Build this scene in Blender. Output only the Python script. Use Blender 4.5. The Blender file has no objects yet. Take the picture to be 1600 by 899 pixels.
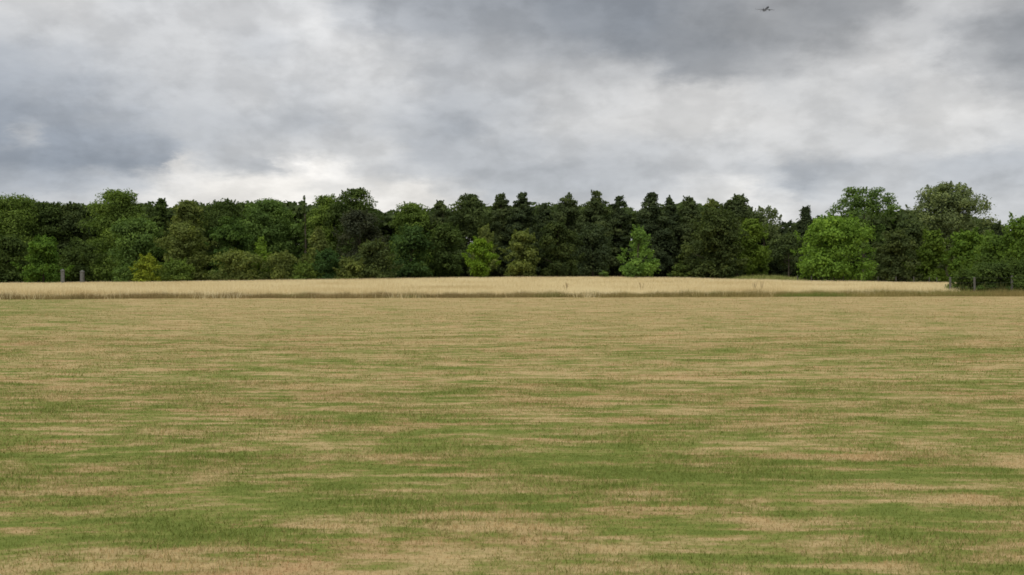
import bpy, math, random
import numpy as np

R = math.radians
sc = bpy.context.scene
COL = sc.collection
FPX = 1537.0            # focal length in photo pixels (1600 wide)
CAMZ = 1.7
HOR = 425.0             # photo row of the horizon


def smooth(a, b, x):
    t = np.clip((np.asarray(x, float) - a) / (b - a), 0, 1)
    return t * t * (3 - 2 * t)


# ------------------------------------------------------------------ terrain
RIDGE_U = np.array([-900, -300, 0, 160, 300, 500, 600, 800, 900, 1050, 1150, 1240, 1400, 1500, 1900, 2500], float)
RIDGE_Z = np.array([-.55, -.57, -.57, -.40, -.25, .06, .18, .43, .46, .36, .10, -.12, -.35, -.45, -.5, -.5], float)


def ground_z(x, y):
    x = np.asarray(x, float)
    y = np.asarray(y, float)
    u = 800 + FPX * x / 160.0
    z = np.interp(u, RIDGE_U, RIDGE_Z) * smooth(78, 150, y)
    z = z + 0.02 * np.sin(x * .31 + 1.3) * np.sin(y * .23 + .5) * (1 - smooth(60, 70, y))
    return z


def edge_y(x):            # far edge of the mown lawn
    x = np.asarray(x, float)
    return 64.5 + 0.105 * x - 0.0003 * x * x + .25 * np.sin(x * .7) + .12 * np.sin(x * 2.3 + 1)


# ------------------------------------------------------------------ mesh helpers
def mesh_from(name, co, faces_n, n_per):
    """co: (N,3) verts already in face order, every face uses n_per own vertices."""
    me = bpy.data.meshes.new(name)
    nv = len(co)
    me.vertices.add(nv)
    me.vertices.foreach_set('co', np.ascontiguousarray(co, np.float32).ravel())
    me.loops.add(nv)
    me.loops.foreach_set('vertex_index', np.arange(nv, dtype=np.int32))
    me.polygons.add(faces_n)
    me.polygons.foreach_set('loop_start', np.arange(0, nv, n_per, dtype=np.int32))
    me.update(calc_edges=True)
    return me


def link(name, me, mat, parent=None):
    o = bpy.data.objects.new(name, me)
    COL.objects.link(o)
    if me is not None and mat is not None:
        me.materials.append(mat)
    if parent is not None:
        o.parent = parent
    return o


def tag(o, label=None, cat=None, group=None, kind=None):
    if label: o['label'] = label
    if cat: o['category'] = cat
    if group: o['group'] = group
    if kind: o['kind'] = kind
    return o


def empty(name, loc):
    o = bpy.data.objects.new(name, None)
    COL.objects.link(o)
    o.location = loc
    o.empty_display_size = .3
    return o


class MB:
    def __init__(s):
        s.v = []; s.f = []

    def tube(s, pts, rad, n=7):
        pts = [np.asarray(p, float) for p in pts]
        b0 = len(s.v)
        for i, p in enumerate(pts):
            d = pts[min(i + 1, len(pts) - 1)] - pts[max(i - 1, 0)]
            d = d / (np.linalg.norm(d) + 1e-9)
            a = np.cross(d, (0, 0, 1.0) if abs(d[2]) < .9 else (1.0, 0, 0))
            a /= np.linalg.norm(a)
            b = np.cross(d, a)
            for k in range(n):
                t = 2 * math.pi * k / n
                s.v.append(tuple(p + rad[i] * (a * math.cos(t) + b * math.sin(t))))
        for i in range(len(pts) - 1):
            for k in range(n):
                k2 = (k + 1) % n
                s.f.append((b0 + i * n + k, b0 + i * n + k2, b0 + (i + 1) * n + k2, b0 + (i + 1) * n + k))
        s.f.append(tuple(b0 + k for k in range(n))[::-1])
        s.f.append(tuple(b0 + (len(pts) - 1) * n + k for k in range(n)))

    def prism(s, sections):
        """list of (list of 4+ points) rings joined in order, capped"""
        b0 = len(s.v); n = len(sections[0])
        for ring in sections:
            s.v += [tuple(p) for p in ring]
        for i in range(len(sections) - 1):
            for k in range(n):
                k2 = (k + 1) % n
                s.f.append((b0 + i * n + k, b0 + i * n + k2, b0 + (i + 1) * n + k2, b0 + (i + 1) * n + k))
        s.f.append(tuple(b0 + k for k in range(n))[::-1])
        s.f.append(tuple(b0 + (len(sections) - 1) * n + k for k in range(n)))

    def build(s, name, mat, parent=None, smooth_=False):
        me = bpy.data.meshes.new(name)
        me.from_pydata(s.v, [], s.f)
        if smooth_:
            me.polygons.foreach_set('use_smooth', [True] * len(me.polygons))
        return link(name, me, mat, parent)


# ------------------------------------------------------------------ node helpers
class NT:
    def __init__(s, tree):
        s.t = tree; s.n = tree.nodes; s.l = tree.links

    def new(s, typ, **kw):
        n = s.n.new(typ)
        for k, v in kw.items():
            setattr(n, k, v)
        return n

    def put(s, sock, v):
        if hasattr(v, 'bl_idname') or isinstance(v, bpy.types.NodeSocket):
            s.l.new(v, sock)
        else:
            sock.default_value = v

    def math(s, op, a, b=None, c=None, clamp=False):
        n = s.new('ShaderNodeMath', operation=op, use_clamp=clamp)
        s.put(n.inputs[0], a)
        if b is not None: s.put(n.inputs[1], b)
        if c is not None: s.put(n.inputs[2], c)
        return n.outputs[0]

    def maprange(s, v, a, b, c=0., d=1., typ='LINEAR'):
        n = s.new('ShaderNodeMapRange', interpolation_type=typ)
        n.clamp = True
        s.put(n.inputs[0], v)
        for i, q in enumerate((a, b, c, d)):
            s.put(n.inputs[1 + i], q)
        return n.outputs[0]

    def mix(s, f, a, b, blend='MIX'):
        n = s.new('ShaderNodeMix', data_type='RGBA', blend_type=blend)
        s.put(n.inputs[0], f)
        s.put(n.inputs[6], a if not isinstance(a, tuple) else (*a, 1)[:4])
        s.put(n.inputs[7], b if not isinstance(b, tuple) else (*b, 1)[:4])
        return n.outputs[2]

    def noise(s, vec, scale, detail=4, rough=.55, dist=0.):
        n = s.new('ShaderNodeTexNoise')
        s.put(n.inputs['Vector'], vec)
        n.inputs['Scale'].default_value = scale
        n.inputs['Detail'].default_value = detail
        n.inputs['Roughness'].default_value = rough
        n.inputs['Distortion'].default_value = dist
        return n

    def vscale(s, vec, sx, sy, sz, off=(0, 0, 0)):
        n = s.new('ShaderNodeMapping')
        s.put(n.inputs[0], vec)
        n.inputs['Scale'].default_value = (sx, sy, sz)
        n.inputs['Location'].default_value = off
        return n.outputs[0]

    def ramp(s, f, stops, interp='LINEAR'):
        n = s.new('ShaderNodeValToRGB')
        cr = n.color_ramp
        cr.interpolation = interp
        while len(cr.elements) > 1:
            cr.elements.remove(cr.elements[-1])
        cr.elements[0].position = stops[0][0]
        cr.elements[0].color = (*stops[0][1], 1)
        for p, c in stops[1:]:
            e = cr.elements.new(p)
            e.color = (*c, 1)
        s.put(n.inputs[0], f)
        return n.outputs[0]


def new_mat(name):
    m = bpy.data.materials.new(name)
    m.use_nodes = True
    m.node_tree.nodes.clear()
    t = NT(m.node_tree)
    out = t.new('ShaderNodeOutputMaterial')
    return m, t, out


def principled(t, out, col, rough=.8, spec=.2, normal=None):
    b = t.new('ShaderNodeBsdfPrincipled')
    t.put(b.inputs['Base Color'], col if not isinstance(col, tuple) else (*col, 1))
    b.inputs['Roughness'].default_value = rough
    b.inputs['Specular IOR Level'].default_value = spec
    if normal is not None: t.put(b.inputs['Normal'], normal)
    t.l.new(b.outputs[0], out.inputs[0])
    return b


def leafy(t, out, col, trans=.3, tcol=None):
    d = t.new('ShaderNodeBsdfDiffuse'); t.put(d.inputs[0], col)
    tr = t.new('ShaderNodeBsdfTranslucent'); t.put(tr.inputs[0], tcol if tcol is not None else col)
    m = t.new('ShaderNodeMixShader'); m.inputs[0].default_value = trans
    t.l.new(d.outputs[0], m.inputs[1]); t.l.new(tr.outputs[0], m.inputs[2])
    t.l.new(m.outputs[0], out.inputs[0])


STRAW = (.395, .302, .146)
STRAW2 = (.385, .272, .134)
OLIVE = (.250, .224, .078)
GREEN = (.185, .208, .050)
DKGREEN = (.136, .168, .036)


LAWN_PLACES = [(-2.3, 8.1, 1.9, 1.5, -.13), (-.2, 9.6, 1.6, 1.2, -.09), (2.6, 8.3, 2.4, .75, -.12), (1.8, 6.6, 1.6, .8, -.08), (-3.9, 6.6, 1.2, .5, -.10),
               (-1.9, 5.55, 1.3, .55, .10), (2.7, 9.25, 2.0, .42, .17), (3.2, 7.35, 1.6, .3, .13), (.1, 6.1, 1.5, .45, .03), (-3.9, 7.35, .8, .3, .14),
               (-4.5, 10.5, 2.5, .5, .10), (0, 14, 9, 2.6, .06), (7, 21, 5, 1.6, -.08), (1.5, 20, 5, 1.2, -.08), (9.5, 13, 3, 1.1, -.07), (5, 16.5, 5, .9, .08)]


def lawn_value(t, jitter=None):
    """dryness 0 (lush) .. 1 (straw) of the mown lawn as a function of the place on the ground"""
    pos = t.new('ShaderNodeNewGeometry').outputs['Position']
    sep = t.new('ShaderNodeSeparateXYZ'); t.l.new(pos, sep.inputs[0])
    flat = t.new('ShaderNodeCombineXYZ')
    t.l.new(sep.outputs[0], flat.inputs[0]); t.l.new(sep.outputs[1], flat.inputs[1])
    p = flat.outputs[0]
    n1 = t.noise(t.vscale(p, .32, .8, 1, (3.1, 7.7, 0)), 1.0, 4, .55, .5).outputs[0]
    n2 = t.noise(t.vscale(p, .85, 2.6, 1, (11.4, 2.2, 0)), 1.0, 5, .65, .4).outputs[0]
    n5 = t.noise(t.vscale(p, 2.6, 5.5, 1, (7, 1, 0)), 1.0, 4, .6, .5).outputs[0]
    n3 = t.noise(t.vscale(p, 9, 14, 1), 1.0, 3, .6).outputs[0]
    n4 = t.noise(t.vscale(p, .55, 5.5, 1, (0, 5, 0)), 1.0, 4, .6, .2).outputs[0]
    y = sep.outputs[1]
    bias = t.maprange(y, 5, 30, -.055, .10, 'SMOOTHSTEP')
    bias = t.math('ADD', bias, t.maprange(y, 30, 60, 0, .09))
    # the left far corner of the lawn stayed greener
    lx = t.math('ADD', sep.outputs[0], t.math('MULTIPLY', y, .42))
    bias = t.math('SUBTRACT', bias, t.math('MULTIPLY', t.maprange(lx, -4, 3, .20, 0., 'SMOOTHSTEP'), t.maprange(y, 25, 45, 0, 1)))
    v = t.math('MULTIPLY', t.math('SUBTRACT', n1, .5), .85)
    v = t.math('MULTIPLY_ADD', t.math('SUBTRACT', n2, .5), 1.45, v)
    v = t.math('MULTIPLY_ADD', t.math('SUBTRACT', n5, .5), 1.1, v)
    v = t.math('MULTIPLY_ADD', t.math('SUBTRACT', n4, .5), 1.0, v)
    v = t.math('MULTIPLY_ADD', t.math('SUBTRACT', n3, .5), .42, v)
    v = t.math('ADD', t.math('ADD', v, bias), .5)
    # lush and parched places (x, y, half-length, half-depth, amount)
    wn = t.noise(t.vscale(p, .9, 1.8, 1, (4, 9, 0)), 1., 3, .6).outputs['Color']
    wv = t.new('ShaderNodeVectorMath', operation='MULTIPLY_ADD')
    t.l.new(wn, wv.inputs[0]); wv.inputs[1].default_value = (2.2, 1.3, 0)
    wo = t.new('ShaderNodeVectorMath', operation='SUBTRACT')
    t.l.new(p, wo.inputs[0]); wo.inputs[1].default_value = (1.1, .65, 0)
    t.l.new(wo.outputs[0], wv.inputs[2])
    for (qx, qy, hx, hy, am) in LAWN_PLACES:
        q = t.new('ShaderNodeVectorMath', operation='SUBTRACT'); t.l.new(wv.outputs[0], q.inputs[0]); q.inputs[1].default_value = (qx, qy, 0)
        q2 = t.new('ShaderNodeVectorMath', operation='DIVIDE'); t.l.new(q.outputs[0], q2.inputs[0]); q2.inputs[1].default_value = (hx, hy, 1)
        q3 = t.new('ShaderNodeVectorMath', operation='LENGTH'); t.l.new(q2.outputs[0], q3.inputs[0])
        v = t.math('ADD', v, t.maprange(q3.outputs['Value'], .3, 1.3, am * .75, 0, 'SMOOTHSTEP'))
    if jitter is not None:
        v = t.math('ADD', v, jitter)
    red = t.noise(t.vscale(p, .5, 1.2, 1, (40, 3, 0)), 1.0, 3, .5).outputs[0]
    return v, red, p, y


def lawn_colour(t, jitter=None):
    v, red, p, y = lawn_value(t, jitter)
    c = t.ramp(v, [(.20, DKGREEN), (.36, GREEN), (.50, OLIVE), (.68, STRAW), (.95, (.46, .335, .165))])
    c2 = t.ramp(v, [(.20, DKGREEN), (.36, GREEN), (.50, (.25, .205, .072)), (.68, STRAW2), (.95, (.42, .275, .14))])
    return t.mix(t.maprange(red, .48, .66), c, c2), p, y


# ------------------------------------------------------------------ materials
# ground sheet
MG, t, out = new_mat('ground_soil_and_turf')
c, p, y = lawn_colour(t)
fine = t.noise(t.vscale(p, 30, 45, 1), 1.0, 4, .7).outputs[0]
c = t.mix(1.0, c, t.ramp(fine, [(.25, (.68, .68, .64)), (.7, (1.08, 1.08, 1.06))]), 'MULTIPLY')
sepx = t.new('ShaderNodeSeparateXYZ'); t.l.new(p, sepx.inputs[0])
ev = t.math('SUBTRACT', y, t.math('MULTIPLY_ADD', sepx.outputs[0], .105, 64.7))
meadow = t.mix(t.noise(p, .8, 3).outputs[0], (.20, .14, .06), (.34, .25, .11))
c = t.mix(t.maprange(ev, -.1, .5), c, meadow)
litter = t.mix(t.noise(p, .5, 4).outputs[0], (.03, .026, .015), (.06, .055, .025))
c = t.mix(t.maprange(y, 160, 168), c, litter)
c = t.mix(t.maprange(y, 330, 400), c, (.07, .09, .035))
bump = t.new('ShaderNodeBump'); bump.inputs['Strength'].default_value = .5; bump.inputs['Distance'].default_value = .02
t.l.new(fine, bump.inputs['Height'])
principled(t, out, c, .95, .05, bump.outputs[0])

# lawn blades
ML, t, out = new_mat('mown_grass_blade')
rnd = t.new('ShaderNodeNewGeometry').outputs['Random Per Island']
c, p, y = lawn_colour(t, t.maprange(rnd, 0, 1, -.26, .26))
bright = t.math('FRACT', t.math('MULTIPLY', rnd, 17.3))
c = t.mix(1.0, c, t.ramp(bright, [(0, (.85, .85, .82)), (1, (1.25, 1.25, 1.22))]), 'MULTIPLY')
leafy(t, out, c, .25)

# meadow
MM, t, out = new_mat('dry_meadow_grass')
g = t.new('ShaderNodeNewGeometry')
rnd = g.outputs['Random Per Island']
n1 = t.noise(t.vscale(g.outputs['Position'], .09, .22, .3), 1., 4, .55).outputs[0]
v = t.math('ADD', t.math('MULTIPLY', rnd, .40), t.math('MULTIPLY_ADD', t.math('SUBTRACT', n1, .5), 1.5, .38))
c = t.ramp(v, [(.12, (.34, .27, .11)), (.24, (.46, .33, .15)), (.42, (.62, .50, .26)), (.6, (.78, .66, .38)), (.85, (.84, .74, .47))])
leafy(t, out, c, .25)

# rough brown-olive edge
MR, t, out = new_mat('rough_edge_grass')
g = t.new('ShaderNodeNewGeometry')
rnd = g.outputs['Random Per Island']
sx = t.new('ShaderNodeSeparateXYZ'); t.l.new(g.outputs['Position'], sx.inputs[0])
n1 = t.noise(t.vscale(g.outputs['Position'], .16, .6, .5, (2, 0, 0)), 1., 4, .6).outputs[0]
v = t.math('ADD', t.math('MULTIPLY', rnd, .35), t.math('MULTIPLY', n1, .8))
brown = t.ramp(v, [(.25, (.11, .078, .038)), (.5, (.22, .16, .075)), (.8, (.38, .29, .14))])
olive = t.ramp(v, [(.25, (.12, .11, .035)), (.5, (.23, .20, .065)), (.8, (.35, .29, .11))])
side = t.math('ADD', t.maprange(sx.outputs[0], -8, 14, .0, .55), t.math('SUBTRACT', t.math('MULTIPLY', n1, .9), .25), clamp=True)
c = t.mix(side, brown, olive)
n2 = t.noise(t.vscale(g.outputs['Position'], .12, .3, .2, (9, 4, 0)), 1., 2, .5).outputs[0]
c = t.mix(t.maprange(n2, .56, .68), c, (.16, .20, .05))
leafy(t, out, c, .2)

# weeds at the wood edge
MW, t, out = new_mat('green_weed_leaf')
g = t.new('ShaderNodeNewGeometry')
c = t.ramp(g.outputs['Random Per Island'], [(0, (.12, .15, .04)), (.5, (.26, .29, .08)), (1, (.46, .44, .18))])
leafy(t, out, c, .25)

MBr, t, out = new_mat('bramble_leaf')
g = t.new('ShaderNodeNewGeometry')
c = t.ramp(g.outputs['Random Per Island'], [(0, (.045, .05, .022)), (.5, (.085, .11, .032)), (1, (.15, .15, .05))])
leafy(t, out, c, .25)

MD, t, out = new_mat('dead_weed_stalk')
g = t.new('ShaderNodeNewGeometry')
c = t.ramp(g.outputs['Random Per Island'], [(0, (.22, .15, .08)), (1, (.45, .33, .17))])
principled(t, out, c, .9, .1)

# leaves: colour of the tree comes from the object, each leaf varies
MF, t, out = new_mat('tree_leaves')
oc = t.new('ShaderNodeObjectInfo').outputs['Color']
at = t.new('ShaderNodeAttribute'); at.attribute_name = 'leaf_tone'
rnd = t.new('ShaderNodeNewGeometry').outputs['Random Per Island']
f = t.math('ADD', t.math('MULTIPLY', at.outputs['Fac'], .7), t.math('MULTIPLY', rnd, .3))
c = t.mix(1.0, oc, t.ramp(f, [(.05, (.52, .55, .52)), (.45, (.95, .97, .88)), (.75, (1.4, 1.35, 1.05)), (1, (1.8, 1.7, 1.15))]), 'MULTIPLY')
leafy(t, out, c, .32, t.mix(1.0, c, (1.15, 1.25, .6), 'MULTIPLY'))

MB_, t, out = new_mat('tree_bark')
tc = t.new('ShaderNodeTexCoord').outputs['Object']
n = t.noise(t.vscale(tc, 6, 6, 1.2), 1., 5, .65).outputs[0]
principled(t, out, t.ramp(n, [(.3, (.035, .028, .02)), (.7, (.12, .10, .075))]), .95, .1)

MBL, t, out = new_mat('pale_lichened_bark')
tc = t.new('ShaderNodeTexCoord').outputs['Object']
n = t.noise(t.vscale(tc, 5, 5, 1.5), 1., 5, .65).outputs[0]
principled(t, out, t.ramp(n, [(.3, (.12, .12, .10)), (.7, (.30, .30, .26))]), .95, .1)

MP, t, out = new_mat('weathered_grey_wood')
tc = t.new('ShaderNodeTexCoord').outputs['Object']
n = t.noise(t.vscale(tc, 25, 25, 2.5), 1., 5, .6).outputs[0]
principled(t, out, t.ramp(n, [(.3, (.06, .058, .048)), (.7, (.14, .135, .118))]), .9, .15)

MS, t, out = new_mat('pale_grey_stone')
tc = t.new('ShaderNodeTexCoord').outputs['Object']
n = t.noise(tc, 4., 6, .65).outputs[0]
bp = t.new('ShaderNodeBump'); bp.inputs['Strength'].default_value = .6; bp.inputs['Distance'].default_value = .03
t.l.new(n, bp.inputs['Height'])
principled(t, out, t.ramp(n, [(.3, (.075, .075, .065)), (.65, (.16, .16, .145)), (.75, (.10, .11, .07))]), .95, .1, bp.outputs[0])

MWi, t, out = new_mat('galvanised_wire')
n = t.noise(t.new('ShaderNodeTexCoord').outputs['Object'], 3.).outputs[0]
b = principled(t, out, t.ramp(n, [(.3, (.10, .10, .10)), (.7, (.18, .17, .16))]), .5, .5)
b.inputs['Metallic'].default_value = .7

MA, t, out = new_mat('aircraft_silhouette')  # backlit silhouette against bright cloud, its shade put into this dark grey
n = t.noise(t.new('ShaderNodeTexCoord').outputs['Object'], .4, 3).outputs[0]
principled(t, out, t.ramp(n, [(.3, (.05, .052, .056)), (.7, (.09, .092, .10))]), .4, .4)
MA2, t, out = new_mat('aircraft_wing_silhouette')  # wing grey also darkened in the colour to read as silhouette
n = t.noise(t.new('ShaderNodeTexCoord').outputs['Object'], .6, 3).outputs[0]
principled(t, out, t.ramp(n, [(.3, (.09, .092, .10)), (.7, (.15, .152, .16))]), .35, .5)
MA3, t, out = new_mat('aircraft_engine_dark')
n = t.noise(t.new('ShaderNodeTexCoord').outputs['Object'], 1., 3).outputs[0]
principled(t, out, t.ramp(n, [(.3, (.03, .03, .035)), (.7, (.07, .07, .075))]), .4, .5)

# ------------------------------------------------------------------ ground
xs = np.unique(np.concatenate([np.linspace(-1500, -130, 12), np.linspace(-130, 130, 131), np.linspace(130, 1500, 12)]))
ys = np.unique(np.concatenate([np.linspace(-300, -10, 8), np.linspace(-10, 240, 126), np.linspace(240, 2500, 14)]))
X, Y = np.meshgrid(xs, ys)
Z = ground_z(X, Y)
nx, ny = len(xs), len(ys)
vv = np.stack([X, Y, Z], -1).reshape(-1, 3)
ff = [(j * nx + i, j * nx + i + 1, (j + 1) * nx + i + 1, (j + 1) * nx + i) for j in range(ny - 1) for i in range(nx - 1)]
me = bpy.data.meshes.new('ground')
me.from_pydata(vv.tolist(), [], ff)
me.polygons.foreach_set('use_smooth', [True] * len(me.polygons))
tag(link('ground', me, MG), kind='structure')


# ------------------------------------------------------------------ grass
def blades(rs, x, y, h, w, lean, mat_name):
    n = len(x)
    z = ground_z(x, y)
    a = rs.uniform(0, 2 * np.pi, n)          # facing
    la = rs.uniform(0, 2 * np.pi, n)         # lean direction
    l = lean * rs.uniform(.1, 1, n)
    dx, dy = np.cos(a) * w / 2, np.sin(a) * w / 2
    co = np.empty((n, 3, 3))
    co[:, 0] = np.stack([x - dx, y - dy, z - .004], -1)
    co[:, 1] = np.stack([x + dx, y + dy, z - .004], -1)
    co[:, 2] = np.stack([x + np.cos(la) * np.sin(l) * h, y + np.sin(la) * np.sin(l) * h, z + np.cos(l) * h], -1)
    return co.reshape(-1, 3)


def scatter(rs, y0, y1, dens, margin=5.0, slope=.56):
    ymid = np.linspace(y0, y1, 60)
    wid = 2 * (slope * ymid + margin)
    area = np.trapezoid(wid, ymid) if hasattr(np, 'trapezoid') else np.trapz(wid, ymid)
    n = int(area * dens)
    y = rs.choice(ymid, n, p=wid / wid.sum()) + rs.uniform(-.5, .5, n) * (ymid[1] - ymid[0])
    x = rs.uniform(-1, 1, n) * (slope * y + margin)
    return x, y


rs = np.random.RandomState(5)
parts = []
for y0, y1, dens, k in ((4.2, 9, 3600, 1.0), (9, 15, 1900, 1.35), (15, 26, 560, 2.1), (26, 42, 130, 3.4), (42, 66, 36, 5.0)):
    x, y = scatter(rs, y0, y1, dens)
    n = len(x)
    m = y < edge_y(x)
    x, y = x[m], y[m]
    n = len(x)
    # tufts differ in height from place to place
    hh = (.026 + .014 * np.sin(x * 2.1 + np.sin(y * 1.7)) * np.sin(y * 2.6 + x * .8)) * rs.uniform(.6, 1.5, n)
    h = np.clip(hh, .012, .06) * (1 + .05 * (k - 1))
    parts.append(blades(rs, x, y, h, .0055 * k * rs.uniform(.7, 1.4, n), 1.5, None))
co = np.concatenate(parts)
me = mesh_from('lawn_grass', co, len(co) // 3, 3)
tag(link('lawn_grass', me, ML), 'short mown lawn grass, green mixed with straw coloured dry patches', 'grass', kind='stuff')

# rough strip along the edge of the lawn
n = 130000
x = rs.uniform(-62, 62, n)
dep = rs.uniform(0, 1, n) ** .8 * (2.4 + 2.5 * smooth(5, 30, x))
y = edge_y(x) + dep
hmax = (.37 + .16 * (rs.uniform(size=n) < .12)) + .10 * smooth(4, 30, x) + .06 * np.sin(x * .9) * np.sin(x * .37 + 1) + .05 * np.sin(x * 2.7)
h = hmax * rs.uniform(.45, 1.1, n) * smooth(-.15, .35, dep)
co = blades(rs, x, y, h, .016 * rs.uniform(.7, 1.6, n), .75, None)
me = mesh_from('rough_grass', co, len(co) // 3, 3)
tag(link('rough_grass', me, MR), 'unmown brown and olive rough grass strip along the lawn edge', 'grass', kind='stuff')


# tall dry meadow
def meadow(rs, y0, y1, dens, k):
    x, y = scatter(rs, y0, y1, dens, 10, .58)
    n = len(x)
    e = edge_y(x) + 2.0 + 2.0 * smooth(5, 30, x) + 1.6 * np.sin(x * .8 + 1) * np.sin(x * .23) + .8 * np.sin(x * 2.1) * np.sin(x * .47)
    m = (y > e + rs.normal(0, .9, n)) & ~((x / y * FPX > 692 + rs.normal(0, 6, n)) & (y < 100))
    x, y = x[m], y[m]
    n = len(x)
    h = .60 * rs.uniform(.6, 1.12, n) * (1 + .10 * np.sin(x * .5 + y * .2) * np.sin(y * .33))
    return blades(rs, x, y, h, .018 * k * rs.uniform(.7, 1.5, n), .55, None)


co = np.concatenate([meadow(rs, 60, 82, 95, 1.0), meadow(rs, 82, 115, 38, 1.6), meadow(rs, 115, 168, 20, 2.4)])
me = mesh_from('meadow_grass', co, len(co) // 3, 3)
tag(link('meadow_grass', me, MM), 'tall dry straw coloured meadow grass between the lawn and the wood', 'grass', kind='stuff')


def px(u, D):
    return (u - 800.0) / FPX * D


def zt(v, D):
    return CAMZ + (HOR - v) / FPX * D


# patch of tall green weeds in the clearing
n = 15000
D = rs.uniform(150, 170, n)
u = 1198 + rs.normal(0, 30, n)
x = px(u, D)
h = 1.45 * rs.uniform(.35, 1.05, n) * (.88 + .12 * np.sin(u * .23 + D * .4)) * np.exp(-((u - 1200) / 70) ** 4)
co = blades(rs, x, D, h, .12 * rs.uniform(.5, 1.4, n), .8, None)
me = mesh_from('weed_patch', co, len(co) // 3, 3)
tag(link('weed_patch', me, MW), 'tall yellowish green weeds in the clearing between the trees', 'weeds', kind='stuff')


# brambles under the near fence
n = 9000
u = rs.uniform(1488, 1720, n)
D = rs.uniform(75.9, 80, n)
x = px(u, D)
h = 1.1 * rs.uniform(.3, 1.05, n) * (.75 + .25 * np.sin(u * .21)) * smooth(1484, 1500, u)
co = blades(rs, x, D, h, .09 * rs.uniform(.5, 1.4, n), .8, None)
me = mesh_from('brambles', co, len(co) // 3, 3)
tag(link('brambles', me, MBr), 'dark brambles and nettles growing along the near fence', 'brambles', kind='stuff')


# ------------------------------------------------------------------ trees
def prof_val(kind, tt):
    tt = np.asarray(tt, float)
    if kind == 'round':
        return np.sqrt(np.clip(1 - ((tt - .46) / .56) ** 2, 0.02, 1))
    if kind == 'dome':
        return np.sqrt(np.clip(1 - (np.clip(tt - .28, 0, 1) / .74) ** 2, .02, 1)) * (.86 + .14 * smooth(0, .28, tt))
    if kind == 'oval':
        return np.clip(1 - np.abs((tt - .42) / .60) ** 2.4, .02, 1) ** .6
    if kind == 'cone':
        return np.clip((1.03 - tt), .03, 1) ** .75 * (.8 + .2 * smooth(0, .2, tt))
    if kind == 'pine':
        return np.clip(1.02 - tt ** 2.0, .05, 1) ** .75 * (.8 + .2 * smooth(0, .3, tt))
    return np.ones_like(tt)


def leaf_quads(rs, pos, nrm, size):
    n = len(pos)
    nrm = nrm / (np.linalg.norm(nrm, axis=1, keepdims=True) + 1e-9)
    r = rs.normal(size=(n, 3))
    a = np.cross(nrm, r)
    a /= np.linalg.norm(a, axis=1, keepdims=True) + 1e-9
    b = np.cross(nrm, a)
    s = size[:, None]
    co = np.empty((n, 4, 3))
    co[:, 0] = pos - a * s * .62
    co[:, 1] = pos - b * s * .40 + nrm * s * .10
    co[:, 2] = pos + a * s * .62
    co[:, 3] = pos + b * s * .40 + nrm * s * .10
    return co


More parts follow.
